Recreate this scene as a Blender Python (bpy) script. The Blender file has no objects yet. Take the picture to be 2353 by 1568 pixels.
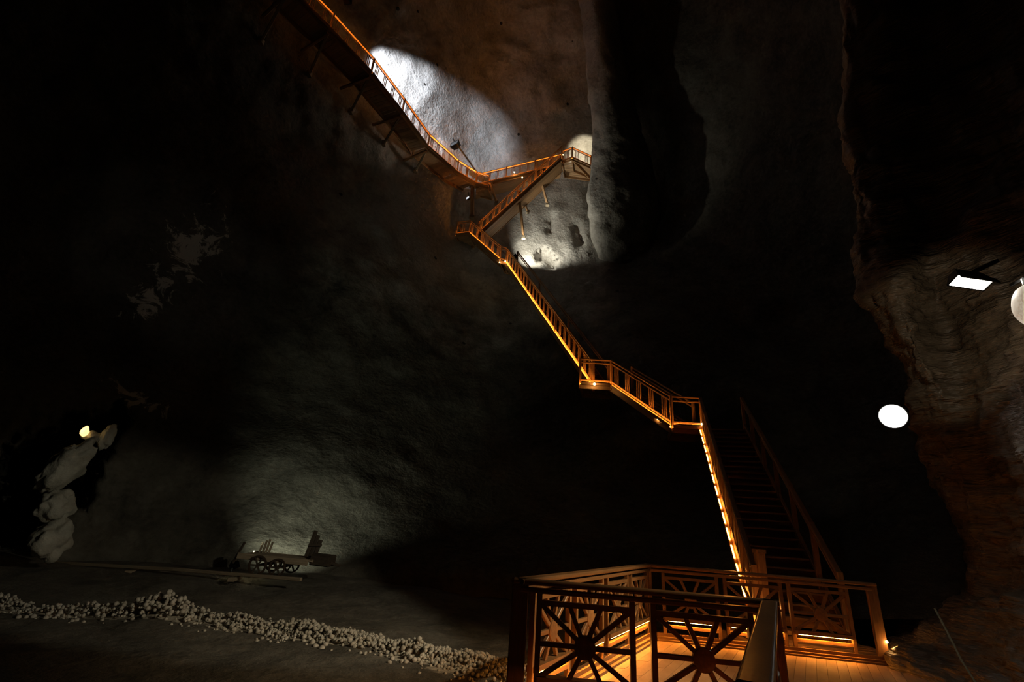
import bpy, bmesh, math, random
import numpy as np
from mathutils import Vector, Matrix, noise

random.seed(7)
scene = bpy.context.scene
COL = scene.collection

# ------------------------------------------------------------------ camera
FPX, CX, CY = 1080.0, 1176.5, 784.0            # focal length and centre for a 2353 x 1568 frame
_u = Vector((209.0, 2784.0, -1080.0)).normalized()   # world up seen from the camera (right, up, back)
_s = -_u.z; _c = math.sqrt(1 - _s * _s)
FWD = Vector((0, _c, _s))
_b = -_u.x * _s / _c
RIGHT = Vector((math.sqrt(1 - _b * _b - _u.x ** 2), _b, _u.x))
UP = RIGHT.cross(FWD)
EYE = Vector((0, 0, 1.6))
cam_data = bpy.data.cameras.new('camera')
cam = bpy.data.objects.new('camera', cam_data)
COL.objects.link(cam)
m = Matrix((RIGHT, UP, -FWD)).transposed().to_4x4()
m.translation = EYE
cam.matrix_world = m
cam_data.sensor_width = 36.0
cam_data.lens = 36.0 * FPX / 2353.0
cam_data.clip_start = 0.05
cam_data.clip_end = 300
scene.camera = cam

# ------------------------------------------------------------------ world, exposure
world = bpy.data.worlds.new('mine_darkness')
scene.world = world
world.use_nodes = True
world.node_tree.nodes['Background'].inputs[0].default_value = (0.75, 0.9, 1.0, 1)
world.node_tree.nodes['Background'].inputs[1].default_value = 0.0002
vs = scene.view_settings
vs.view_transform = 'Standard'
vs.look = 'None'
vs.exposure = 0.0
vs.gamma = 1.0
vs.use_curve_mapping = False
scene.cycles.max_bounces = 3
scene.cycles.use_adaptive_sampling = True
scene.cycles.adaptive_threshold = 0.06
scene.cycles.adaptive_min_samples = 16
scene.cycles.diffuse_bounces = 2
scene.cycles.glossy_bounces = 1
scene.cycles.sample_clamp_indirect = 2.0


def at(x, y, z):
    """point at picture position x, y and depth z metres along the view axis"""
    return EYE + z * (FWD + RIGHT * ((x - CX) / FPX) + UP * ((CY - y) / FPX))


def on_level(x, y, h):
    d = FWD + RIGHT * ((x - CX) / FPX) + UP * ((CY - y) / FPX)
    return EYE + d * ((h - EYE.z) / d.z)


# ------------------------------------------------------------------ materials
def new_mat(name):
    mt = bpy.data.materials.new(name)
    mt.use_nodes = True
    nt = mt.node_tree
    return mt, nt, nt.nodes['Principled BSDF']


def wood(name, c1, c2, rough=0.5, bump=0.25):
    mt, nt, b = new_mat(name)
    N, L = nt.nodes, nt.links
    tc = N.new('ShaderNodeTexCoord')
    oi = N.new('ShaderNodeObjectInfo')
    add = N.new('ShaderNodeVectorMath'); add.operation = 'ADD'
    sc = N.new('ShaderNodeVectorMath'); sc.operation = 'SCALE'; sc.inputs['Scale'].default_value = 11.0
    L.new(oi.outputs['Random'], sc.inputs[0])
    L.new(tc.outputs['Generated'], add.inputs[0]); L.new(sc.outputs[0], add.inputs[1])
    n1 = N.new('ShaderNodeTexNoise'); n1.inputs['Scale'].default_value = 5; n1.inputs['Detail'].default_value = 6
    L.new(add.outputs[0], n1.inputs['Vector'])
    n2 = N.new('ShaderNodeTexNoise'); n2.inputs['Scale'].default_value = 38; n2.inputs['Detail'].default_value = 4
    L.new(tc.outputs['Object'], n2.inputs['Vector'])
    mx = N.new('ShaderNodeMix'); mx.data_type = 'FLOAT'; mx.inputs[0].default_value = 0.35
    L.new(n1.outputs['Fac'], mx.inputs[2]); L.new(n2.outputs['Fac'], mx.inputs[3])
    cr = N.new('ShaderNodeValToRGB')
    cr.color_ramp.elements[0].position = 0.32; cr.color_ramp.elements[0].color = (*c1, 1)
    cr.color_ramp.elements[1].position = 0.68; cr.color_ramp.elements[1].color = (*c2, 1)
    L.new(mx.outputs[0], cr.inputs['Fac'])
    hs = N.new('ShaderNodeHueSaturation')
    mr = N.new('ShaderNodeMapRange'); mr.inputs[3].default_value = 0.8; mr.inputs[4].default_value = 1.2
    L.new(oi.outputs['Random'], mr.inputs[0]); L.new(mr.outputs[0], hs.inputs['Value'])
    L.new(cr.outputs['Color'], hs.inputs['Color'])
    L.new(hs.outputs['Color'], b.inputs['Base Color'])
    b.inputs['Roughness'].default_value = rough
    bp = N.new('ShaderNodeBump'); bp.inputs['Strength'].default_value = bump; bp.inputs['Distance'].default_value = 0.01
    L.new(mx.outputs[0], bp.inputs['Height']); L.new(bp.outputs['Normal'], b.inputs['Normal'])
    return mt


def rock(name, c1, c2, scale=0.5, bump=0.6, bdist=0.12, rough=0.75, stretch=(1, 1, 1), fine=6.0, spots=False, stain=None, spec=0.3, upper=None):
    mt, nt, b = new_mat(name)
    N, L = nt.nodes, nt.links
    tc = N.new('ShaderNodeTexCoord')
    mp = N.new('ShaderNodeMapping'); mp.inputs['Scale'].default_value = stretch
    L.new(tc.outputs['Object'], mp.inputs['Vector'])
    n1 = N.new('ShaderNodeTexNoise'); n1.inputs['Scale'].default_value = scale; n1.inputs['Detail'].default_value = 4
    n1.inputs['Roughness'].default_value = 0.62; n1.inputs['Distortion'].default_value = 0.4
    L.new(mp.outputs[0], n1.inputs['Vector'])
    n2 = N.new('ShaderNodeTexNoise'); n2.inputs['Scale'].default_value = fine; n2.inputs['Detail'].default_value = 4
    n2.inputs['Roughness'].default_value = 0.65
    L.new(mp.outputs[0], n2.inputs['Vector'])
    mx = N.new('ShaderNodeMix'); mx.data_type = 'FLOAT'; mx.inputs[0].default_value = 0.4
    L.new(n1.outputs['Fac'], mx.inputs[2]); L.new(n2.outputs['Fac'], mx.inputs[3])
    cr = N.new('ShaderNodeValToRGB')
    cr.color_ramp.elements[0].position = 0.33; cr.color_ramp.elements[0].color = (*c1, 1)
    cr.color_ramp.elements[1].position = 0.64; cr.color_ramp.elements[1].color = (*c2, 1)
    L.new(mx.outputs[0], cr.inputs['Fac'])
    col = cr.outputs['Color']
    if upper:                                          # salt rock paler higher up, so the unlit lower wall stays dark
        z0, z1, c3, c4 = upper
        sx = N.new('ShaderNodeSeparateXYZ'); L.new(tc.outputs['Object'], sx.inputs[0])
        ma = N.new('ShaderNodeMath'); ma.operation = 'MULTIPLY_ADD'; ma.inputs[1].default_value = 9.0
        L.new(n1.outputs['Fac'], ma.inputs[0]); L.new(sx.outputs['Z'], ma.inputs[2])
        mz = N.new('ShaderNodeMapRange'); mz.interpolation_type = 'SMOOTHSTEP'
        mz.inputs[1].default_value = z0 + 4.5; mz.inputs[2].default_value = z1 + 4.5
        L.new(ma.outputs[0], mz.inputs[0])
        mr2 = N.new('ShaderNodeMapRange'); mr2.interpolation_type = 'SMOOTHSTEP'      # pale tone faded out to the right, shade put into the colour
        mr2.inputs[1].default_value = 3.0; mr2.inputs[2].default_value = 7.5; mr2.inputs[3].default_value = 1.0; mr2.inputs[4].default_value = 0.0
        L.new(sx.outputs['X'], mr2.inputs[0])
        mr3 = N.new('ShaderNodeMapRange'); mr3.interpolation_type = 'SMOOTHSTEP'      # and faded into painted shade to the left
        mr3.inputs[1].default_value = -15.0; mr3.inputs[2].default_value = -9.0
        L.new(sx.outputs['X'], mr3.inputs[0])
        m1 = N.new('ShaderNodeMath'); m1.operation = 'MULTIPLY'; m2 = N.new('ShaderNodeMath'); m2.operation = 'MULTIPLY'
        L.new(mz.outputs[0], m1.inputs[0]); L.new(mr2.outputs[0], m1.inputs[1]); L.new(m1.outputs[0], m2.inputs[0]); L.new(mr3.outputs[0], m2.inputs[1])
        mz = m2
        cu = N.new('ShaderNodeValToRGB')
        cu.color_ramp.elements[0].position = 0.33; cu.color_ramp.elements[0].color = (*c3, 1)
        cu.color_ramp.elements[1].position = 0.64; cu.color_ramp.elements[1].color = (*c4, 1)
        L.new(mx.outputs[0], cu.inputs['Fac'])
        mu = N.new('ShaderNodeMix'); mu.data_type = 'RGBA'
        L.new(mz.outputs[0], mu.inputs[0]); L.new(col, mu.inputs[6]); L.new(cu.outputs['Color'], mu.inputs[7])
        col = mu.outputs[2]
    if spots:                                          # dark pock marks scattered over the face
        vo = N.new('ShaderNodeTexVoronoi'); vo.inputs['Scale'].default_value = 0.5
        L.new(tc.outputs['Object'], vo.inputs['Vector'])
        lt = N.new('ShaderNodeMath'); lt.operation = 'LESS_THAN'; lt.inputs[1].default_value = 0.06
        L.new(vo.outputs['Distance'], lt.inputs[0])
        md = N.new('ShaderNodeMix'); md.data_type = 'RGBA'
        L.new(lt.outputs[0], md.inputs[0]); L.new(col, md.inputs[6]); md.inputs[7].default_value = (0.04, 0.035, 0.03, 1)
        col = md.outputs[2]
    if stain:                                          # pale salt bloom with a ragged outline
        sn = N.new('ShaderNodeTexNoise'); sn.inputs['Scale'].default_value = 1.1; sn.inputs['Detail'].default_value = 6
        sn.inputs['Roughness'].default_value = 0.72; sn.inputs['Distortion'].default_value = 1.2
        L.new(tc.outputs['Object'], sn.inputs['Vector'])
        for (cen, ax, rad, colour, thr) in stain:
            sub = N.new('ShaderNodeVectorMath'); sub.operation = 'SUBTRACT'; sub.inputs[1].default_value = cen
            L.new(tc.outputs['Object'], sub.inputs[0])
            comps = []
            for a, r in zip(ax, rad):
                dt = N.new('ShaderNodeVectorMath'); dt.operation = 'DOT_PRODUCT'; dt.inputs[1].default_value = a
                L.new(sub.outputs[0], dt.inputs[0])
                dv = N.new('ShaderNodeMath'); dv.operation = 'DIVIDE'; dv.inputs[1].default_value = r
                L.new(dt.outputs['Value'], dv.inputs[0])
                comps.append(dv.outputs[0])
            cb = N.new('ShaderNodeCombineXYZ')
            L.new(comps[0], cb.inputs[0]); L.new(comps[1], cb.inputs[1])
            ln = N.new('ShaderNodeVectorMath'); ln.operation = 'LENGTH'
            L.new(cb.outputs[0], ln.inputs[0])
            sb = N.new('ShaderNodeMath'); sb.operation = 'MULTIPLY_ADD'; sb.inputs[1].default_value = -0.22
            L.new(ln.outputs['Value'], sb.inputs[0]); L.new(sn.outputs['Fac'], sb.inputs[2])
            mrp = N.new('ShaderNodeMapRange'); mrp.inputs[1].default_value = thr; mrp.inputs[2].default_value = thr + 0.05
            L.new(sb.outputs[0], mrp.inputs[0])
            md = N.new('ShaderNodeMix'); md.data_type = 'RGBA'
            L.new(mrp.outputs[0], md.inputs[0]); L.new(col, md.inputs[6]); md.inputs[7].default_value = (*colour, 1)
            col = md.outputs[2]
    L.new(col, b.inputs['Base Color'])
    b.inputs['Roughness'].default_value = rough
    b.inputs['Specular IOR Level'].default_value = spec
    bp = N.new('ShaderNodeBump'); bp.inputs['Strength'].default_value = bump; bp.inputs['Distance'].default_value = bdist
    L.new(mx.outputs[0], bp.inputs['Height']); L.new(bp.outputs['Normal'], b.inputs['Normal'])
    return mt


def plain(name, c, rough=0.5, metal=0.0, spec=0.5):
    mt, nt, b = new_mat(name)
    N, L = nt.nodes, nt.links
    n = N.new('ShaderNodeTexNoise'); n.inputs['Scale'].default_value = 14; n.inputs['Detail'].default_value = 4
    tc = N.new('ShaderNodeTexCoord'); L.new(tc.outputs['Object'], n.inputs['Vector'])
    cr = N.new('ShaderNodeValToRGB')
    cr.color_ramp.elements[0].position = 0.3; cr.color_ramp.elements[0].color = (*[v * 0.7 for v in c], 1)
    cr.color_ramp.elements[1].position = 0.7; cr.color_ramp.elements[1].color = (*c, 1)
    L.new(n.outputs['Fac'], cr.inputs['Fac']); L.new(cr.outputs['Color'], b.inputs['Base Color'])
    b.inputs['Roughness'].default_value = rough
    b.inputs['Metallic'].default_value = metal
    b.inputs['Specular IOR Level'].default_value = spec
    return mt


def glow(name, c, strength):
    mt, nt, b = new_mat(name)
    b.inputs['Base Color'].default_value = (0.8, 0.8, 0.8, 1)
    b.inputs['Emission Color'].default_value = (*c, 1)
    b.inputs['Emission Strength'].default_value = strength
    return mt


M = {}
M['wood'] = wood('stair_wood', (0.34, 0.18, 0.08), (0.55, 0.32, 0.15))
M['rail_wood'] = wood('lacquered_rail_wood', (0.22, 0.115, 0.048), (0.38, 0.205, 0.088), rough=0.33, bump=0.12)
M['plank'] = wood('deck_plank_wood', (0.38, 0.22, 0.11), (0.54, 0.34, 0.18), rough=0.6)
M['old_wood'] = wood('old_grey_wood', (0.22, 0.17, 0.11), (0.42, 0.34, 0.23), rough=0.8)
M['dark_wood'] = wood('dark_tarred_wood', (0.035, 0.026, 0.018), (0.085, 0.062, 0.04), rough=0.7)
DARK = ((0.04, 0.037, 0.029), (0.145, 0.134, 0.106))
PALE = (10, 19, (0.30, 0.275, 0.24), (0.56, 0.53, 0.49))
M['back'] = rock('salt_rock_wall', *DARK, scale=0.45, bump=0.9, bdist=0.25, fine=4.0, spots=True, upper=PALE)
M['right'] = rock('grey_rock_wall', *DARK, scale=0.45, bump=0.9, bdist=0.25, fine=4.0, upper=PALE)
M['near'] = rock('ribbed_brown_rock', (0.07, 0.05, 0.033), (0.22, 0.165, 0.11), scale=0.8, bump=1.0, bdist=0.35, stretch=(0.7, 0.7, 3.6), fine=2.6, rough=0.42, spec=0.6)
_fl = [((1100, 1536), (880, 1490), 0.5), (( 880, 1490), (640, 1446), 0.4), ((640, 1446), (330, 1418), 0.35), ((330, 1418), (0, 1402), 0.3)]
_st = []
for (a_, b_, w_) in _fl:
    p_, q_ = on_level(*a_, -0.5), on_level(*b_, -0.5)
    d_ = (q_ - p_); l_ = d_.length; d_.normalize()
    _st.append((tuple((p_ + q_) / 2), (tuple(d_), (-d_.y, d_.x, 0)), (l_ * 0.55, w_), (0.46, 0.42, 0.34), 0.30))
M['floor'] = rock('mine_floor_rock', (0.055, 0.05, 0.04), (0.17, 0.155, 0.125), scale=0.9, bump=0.9, bdist=0.1, fine=7, stain=_st)
M['salt'] = rock('rock_salt', (0.28, 0.26, 0.21), (0.58, 0.54, 0.46), scale=2.5, bump=0.7, bdist=0.05, fine=16, rough=0.55)
M['pillar'] = rock('pale_pillar_rock', (0.28, 0.27, 0.22), (0.50, 0.48, 0.40), scale=1.2, bump=0.8, bdist=0.1, fine=6)
M['metal'] = plain('black_lamp_metal', (0.03, 0.03, 0.03), 0.45, 0.6)
M['steel'] = plain('galvanised_steel', (0.32, 0.33, 0.34), 0.4, 0.8)
M['iron'] = plain('rusty_iron', (0.09, 0.06, 0.04), 0.7, 0.5)
M['rope'] = plain('hemp_rope', (0.30, 0.27, 0.16), 0.9)
LED = (1.0, 0.34, 0.045)
M['led_low'] = glow('amber_strip_low', LED, 125.0)
M['led_stair'] = glow('amber_strip_stair', LED, 75.0)
M['led_foot'] = glow('amber_strip_foot', LED, 34.0)
M['led_mid'] = glow('amber_strip_crossing', LED, 40.0)
M['led_top'] = glow('amber_strip_gallery', LED, 18.0)
M['bulb'] = glow('warm_bulb', (1.0, 0.55, 0.18), 40.0)
M['white_lens'] = glow('white_lamp_lens', (1.0, 0.93, 0.80), 50.0)
M['star_lens'] = glow('bright_lamp_lens', (1.0, 0.96, 0.88), 20.0)
M['dim_lens'] = glow('small_lamp_lens', (0.95, 0.97, 1.0), 0.8)
M['globe'] = glow('globe_glow', (1.0, 0.84, 0.62), 0.42)  # weak glow put in so the pale round face reads as lit
_nt = M['globe'].node_tree
_n = _nt.nodes.new('ShaderNodeTexNoise'); _n.inputs['Scale'].default_value = 30; _n.inputs['Detail'].default_value = 3
_cr = _nt.nodes.new('ShaderNodeValToRGB'); _cr.color_ramp.elements[0].position = 0.35; _cr.color_ramp.elements[1].position = 0.6
_cr.color_ramp.elements[0].color = (0.70, 0.52, 0.36, 1); _cr.color_ramp.elements[1].color = (1.0, 0.86, 0.66, 1)
_nt.links.new(_n.outputs['Fac'], _cr.inputs['Fac']); _nt.links.new(_cr.outputs['Color'], _nt.nodes['Principled BSDF'].inputs['Emission Color'])
M['candle'] = glow('lit_crystal', (1.0, 0.62, 0.2), 2.2)

# ------------------------------------------------------------------ helpers
BOX_V = [(x, y, z) for x in (-.5, .5) for y in (-.5, .5) for z in (-.5, .5)]
BOX_F = [(0, 1, 3, 2), (4, 6, 7, 5), (0, 4, 5, 1), (2, 3, 7, 6), (0, 2, 6, 4), (1, 5, 7, 3)]


def mesh(name, v, f, mat, smooth=False):
    me = bpy.data.meshes.new(name)
    me.from_pydata([tuple(p) for p in v], [], f)
    bm = bmesh.new(); bm.from_mesh(me)
    bmesh.ops.recalc_face_normals(bm, faces=bm.faces)
    bm.to_mesh(me); bm.free()
    me.materials.append(mat)
    if smooth:
        for p in me.polygons:
            p.use_smooth = True
    me.update()
    return me


_unit = {}


def unit_bar(matname):
    """a chamfered unit bar along X, shared by all bars of one material"""
    if matname not in _unit:
        bm = bmesh.new()
        bmesh.ops.create_cube(bm, size=1.0)
        es = [e for e in bm.edges if abs(e.verts[0].co.x - e.verts[1].co.x) > 0.5]
        bmesh.ops.bevel(bm, geom=es, offset=0.12, segments=1, affect='EDGES')
        me = bpy.data.meshes.new('bar_' + matname)
        bm.to_mesh(me); bm.free()
        me.materials.append(M[matname])
        _unit[matname] = me
    return _unit[matname]


def frame_matrix(p, q, w, h, up=Vector((0, 0, 1))):
    p, q = Vector(p), Vector(q)
    x = (q - p); ln = x.length; x = x.normalized()
    y = up.cross(x)
    if y.length < 1e-4:
        y = Vector((0, 1, 0)).cross(x)
        if y.length < 1e-4:
            y = Vector((1, 0, 0)).cross(x)
    y.normalize(); z = x.cross(y)
    mm = Matrix(((x.x * ln, y.x * w, z.x * h, 0), (x.y * ln, y.y * w, z.y * h, 0), (x.z * ln, y.z * w, z.z * h, 0), (0, 0, 0, 1)))
    mm.translation = (p + q) / 2
    return mm


def link(o, parent=None):
    COL.objects.link(o)
    if parent is not None:
        o.parent = parent
    return o


def tag(o, label, cat, group=None, kind=None):
    o['label'] = label
    o['category'] = cat
    if group:
        o['group'] = group
    if kind:
        o['kind'] = kind
    return o


def thing(name, label, cat, loc, group=None):
    o = bpy.data.objects.new(name, None)
    o.empty_display_size = 0.2
    o.location = loc
    COL.objects.link(o)
    return tag(o, label, cat, group)


def bar(name, p, q, w, h, matname, root, up=Vector((0, 0, 1))):
    """one bar between two world points, a part of root (an unrotated Empty)"""
    o = bpy.data.objects.new(name, unit_bar(matname))
    o.matrix_basis = Matrix.Translation(-root.location) @ frame_matrix(p, q, w, h, up)
    return link(o, root)


def part(name, v, f, matname, root, smooth=False):
    """a mesh part from world coordinates"""
    L = root.location
    me = mesh(name, [Vector(p) - L for p in v], f, M[matname], smooth)
    return link(bpy.data.objects.new(name, me), root)


def extrude(profile, p, q, up=Vector((0, 0, 1))):
    """profile (y, z) swept from p to q"""
    p, q = Vector(p), Vector(q)
    x = (q - p).normalized(); y = up.cross(x).normalized(); z = x.cross(y)
    n = len(profile)
    v = [p + y * a + z * b for a, b in profile] + [q + y * a + z * b for a, b in profile]
    f = [(i, (i + 1) % n, n + (i + 1) % n, n + i) for i in range(n)]
    f += [tuple(range(n)), tuple(range(2 * n - 1, n - 1, -1))]
    return v, f


def rounded(w, h, r, z0=0.0, seg=4):
    pts = []
    for cxs, czs, a0 in ((1, 1, 0), (-1, 1, 90), (-1, -1, 180), (1, -1, 270)):
        for k in range(seg + 1):
            a = math.radians(a0 + 90 * k / seg)
            pts.append((cxs * (w / 2 - r) + r * math.cos(a), z0 + czs * (h / 2 - r) + r * math.sin(a)))
    return pts


def lathe(profile, seg=20):
    v, f = [], []
    for r, z in profile:
        for k in range(seg):
            a = 2 * math.pi * k / seg
            v.append((r * math.cos(a), r * math.sin(a), z))
    for i in range(len(profile) - 1):
        for k in range(seg):
            f.append((i * seg + k, i * seg + (k + 1) % seg, (i + 1) * seg + (k + 1) % seg, (i + 1) * seg + k))
    f.append(tuple(range(seg - 1, -1, -1)))
    f.append(tuple(range((len(profile) - 1) * seg, len(profile) * seg)))
    return v, f


def spot(name, loc, target, watts, angle, blend, colour, size, parent=None):
    ld = bpy.data.lights.new(name, 'SPOT')
    ld.energy = watts; ld.spot_size = math.radians(angle); ld.spot_blend = blend
    ld.color = colour; ld.shadow_soft_size = size
    o = bpy.data.objects.new(name, ld)
    loc = Vector(loc)
    o.rotation_euler = (Vector(target) - loc).to_track_quat('-Z', 'Y').to_euler()
    o.location = loc - (parent.location if parent else Vector())
    link(o, parent)
    return o


def point(name, loc, watts, colour, size, parent=None):
    ld = bpy.data.lights.new(name, 'POINT')
    ld.energy = watts; ld.color = colour; ld.shadow_soft_size = size
    o = bpy.data.objects.new(name, ld)
    o.location = Vector(loc) - (parent.location if parent else Vector())
    link(o, parent)
    return o


# ------------------------------------------------------------------ the cave
def spline_matrix(knots, q):
    """rows that turn knot values into natural cubic spline values at q"""
    k = np.array(knots, float); n = len(k); h = np.diff(k)
    A = np.zeros((n, n)); B = np.zeros((n, n))
    A[0, 0] = A[-1, -1] = 1
    for i in range(1, n - 1):
        A[i, i - 1] = h[i - 1]; A[i, i] = 2 * (h[i - 1] + h[i]); A[i, i + 1] = h[i]
        B[i, i - 1] = 6 / h[i - 1]; B[i, i] = -6 / h[i - 1] - 6 / h[i]; B[i, i + 1] = 6 / h[i]
    S = np.linalg.solve(A, B)                          # second derivatives
    q = np.array(q, float)
    i = np.clip(np.searchsorted(k, q) - 1, 0, n - 2)
    hh = h[i]; a = (k[i + 1] - q) / hh; b = (q - k[i]) / hh
    W = np.zeros((len(q), n)); r = np.arange(len(q))
    W[r, i] += a; W[r, i + 1] += b
    W += ((a ** 3 - a) * hh ** 2 / 6)[:, None] * S[i] + ((b ** 3 - b) * hh ** 2 / 6)[:, None] * S[i + 1]
    return W


KX = [-700, -300, 0, 300, 600, 850, 1000, 1100, 1250, 1360, 1500, 1700, 1950, 2250, 2600, 3000]
KY = [-1900, -900, -500, -200, 0, 200, 400, 600, 800, 900, 1000, 1100, 1200, 1300, 1420]
KZ = [[12.5] * 16,
      [18] * 16,
      [12, 14, 16, 18, 21, 23, 25, 26, 26, 26, 25, 23, 20, 17, 15, 13],
      [12, 14, 17, 20, 23, 27, 30, 33, 34, 34, 34, 30, 24, 19, 16, 13],
      [12, 14, 17, 20, 24, 29, 33, 36.5, 37, 37, 37, 32, 25, 19, 16, 13],
      [12, 14, 17, 20, 24.5, 29.8, 34, 38.5, 39.5, 40, 38, 33, 26, 19, 16, 13],
      [12, 14, 17, 20, 24.5, 31, 35, 39, 41, 41, 39, 33, 26, 19, 16, 13],
      [11.5, 13.5, 16, 19.5, 24, 28.5, 32.5, 35.5, 36, 35, 34, 31, 26, 18.5, 15, 12],
      [11, 12.5, 15, 18, 22, 25.5, 28, 29.5, 29.5, 27, 25, 25, 23, 17.5, 14, 11],
      [10.5, 12, 14, 17, 20.5, 23.5, 25.5, 26.5, 26.5, 24.5, 22.5, 21.5, 20, 16.5, 13, 10],
      [10, 11.5, 13.5, 16, 18.5, 21, 23, 24, 24.5, 23, 21, 19.8, 18, 15, 12, 10],
      [9.5, 11, 13, 15, 17, 18.5, 20, 20.5, 21, 20.5, 20, 18.8, 16, 13, 11, 9],
      [9, 10.5, 12.5, 14.2, 15.5, 16.5, 17, 17.5, 17.5, 17.5, 17, 16.2, 13.6, 11, 10, 9],
      [8.5, 10, 12, 13.2, 13.8, 14, 14.2, 14.3, 14.3, 14.3, 14.3, 13.2, 11.2, 9.5, 9, 8.5],
      [8.3, 9.8, 11.7, 12.6, 13.2, 13.4, 13.5, 13.5, 13.5, 13.5, 13.4, 11.8, 9.3, 8.2, 8, 8]]
gx = list(range(-700, 0, 14)) + list(range(0, 2360, 8)) + list(range(2360, 3010, 14))
gy = list(range(-1900, -300, 32)) + list(range(-300, 0, 12)) + list(range(0, 1430, 8))
DEPTH = spline_matrix(KY, gy) @ np.array(KZ, float) @ spline_matrix(KX, gx).T


def wall_depth(x, y):
    i = min(max(int(np.searchsorted(gx, x)) - 1, 0), len(gx) - 2); j = min(max(int(np.searchsorted(gy, y)) - 1, 0), len(gy) - 2)
    a = (x - gx[i]) / (gx[i + 1] - gx[i]); b = (y - gy[j]) / (gy[j + 1] - gy[j])
    return float((DEPTH[j, i] * (1 - a) + DEPTH[j, i + 1] * a) * (1 - b) + (DEPTH[j + 1, i] * (1 - a) + DEPTH[j + 1, i + 1] * a) * b)


def seg_dist(x, y, a, b):
    ax, ay = a; bx, by = b
    t = max(0, min(1, ((x - ax) * (bx - ax) + (y - ay) * (by - ay)) / ((bx - ax) ** 2 + (by - ay) ** 2)))
    return math.hypot(x - ax - t * (bx - ax), y - ay - t * (by - ay))


CAVES = [(((268, 965), (215, 1010)), 30, 5.0), (((215, 1010), (165, 1130)), 33, 5.0), (((180, 1000), (60, 1080)), 40, 6.0),
         (((60, 1080), (40, 1230)), 55, 6.0), (((1242, 588), (1272, 603)), 15, 1.5), (((1268, 500), (1262, 530)), 9, 0.8), (((1325, 520), (1335, 560)), 8, 0.6)]


def rough_noise(p, a1, s1, a2, s2, a3=0.0, s3=1.0):
    d = a1 * noise.fractal(p * s1, 1.0, 2.0, 4)
    d += a2 * noise.fractal(p * s2 + Vector((7, 3, 1)), 0.9, 2.1, 4)
    if a3:
        d += a3 * noise.ridged_multi_fractal(p * s3, 1.0, 2.0, 4, 1.0, 2.0)
    return d


def wall_z(x, y):
    z = wall_depth(x, y)
    for (a, b), r, dz in CAVES:
        d = seg_dist(x, y, a, b) + r * 0.7 * noise.fractal(Vector((x / 24.0, y / 24.0, r)), 0.8, 2.0, 4)
        if d < r * 2:
            k = 1 / (1 + math.exp((d - r) / (r * 0.09)))
            z += dz * k
    return z


def wall_point(x, y):
    z = wall_z(x, y)
    p = at(x, y, z)
    k = z / 25.0
    amp = min(1.0, k)
    d = rough_noise(p, 0.50 * amp, 0.15, 0.17 * amp, 0.7, 0.06 * amp, 0.5)
    k = math.exp(-((x - 1320) / 150) ** 2 - ((y - 560) / 120) ** 2)
    if k > 0.02:                                       # broken, furrowed patch beside the stairs
        d += k * (0.30 * noise.fractal(Vector((p.x * 1.1, p.y, p.z * 0.55)) * 1.0, 0.8, 2.1, 5) + 0.12 * noise.ridged_multi_fractal(Vector((p.x * 1.4, p.y, p.z * 0.6)), 0.9, 2.1, 4, 1.0, 2.0))
    return EYE + (p - EYE) * (1 + d / z)


grid = [[wall_point(x, y) for x in gx] for y in gy]
sheets = {'wall_left': ([], {}), 'wall_back': ([], {}), 'wall_right': ([], {}), 'ceiling': ([], {})}
for j in range(len(gy) - 1):
    for i in range(len(gx) - 1):
        x, y = gx[i], gy[j]
        if y < -120:
            nm = 'ceiling'
        elif x < 560 + 0.3 * y:
            nm = 'wall_left'
        elif x < 1540 + 0.12 * max(0, 700 - y):
            nm = 'wall_back'
        else:
            nm = 'wall_right'
        sheets[nm][0].append(((j, i), (j, i + 1), (j + 1, i + 1), (j + 1, i)))


# salt bloom on the left wall, placed on the wall itself
def bloom(x, y, ang, r1, r2, colour, thr):
    c = wall_point(x, y)
    e = wall_point(x + 60 * math.cos(ang), y + 60 * math.sin(ang)) - c
    g = wall_point(x - 60 * math.sin(ang), y + 60 * math.cos(ang)) - c
    e.normalize(); g = (g - e * g.dot(e)).normalized()
    return (tuple(c), (tuple(e), tuple(g)), (r1, r2), colour, thr)


SALTC = (0.60, 0.56, 0.48)
stains = [bloom(440, 575, math.radians(118), 2.6, 1.3, SALTC, 0.38), bloom(345, 680, math.radians(140), 2.2, 0.8, SALTC, 0.40),
          bloom(330, 925, math.radians(25), 1.5, 0.7, SALTC, 0.42)]
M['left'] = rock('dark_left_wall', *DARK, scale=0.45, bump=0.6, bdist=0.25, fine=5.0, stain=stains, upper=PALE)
WALL_INFO = {'wall_left': ('left', 'dark rough rock wall at the left with salt bloom and mine cart'),
             'wall_back': ('back', 'pale smooth salt rock wall lit behind the high stairs'),
             'wall_right': ('right', 'dark rock wall behind the lower stair flight at right'),
             'ceiling': ('right', 'black rock roof of the mine chamber above the stairs')}
for nm, (fs, _) in sheets.items():
    idx = {}; v = []; f = []
    for q in fs:
        face = []
        for k in q:
            if k not in idx:
                idx[k] = len(v); v.append(grid[k[0]][k[1]])
            face.append(idx[k])
        f.append(face)
    o = link(bpy.data.objects.new(nm, mesh(nm, v, f, M[WALL_INFO[nm][0]], True)))
    o['kind'] = 'structure'; o['label'] = WALL_INFO[nm][1]


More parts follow.
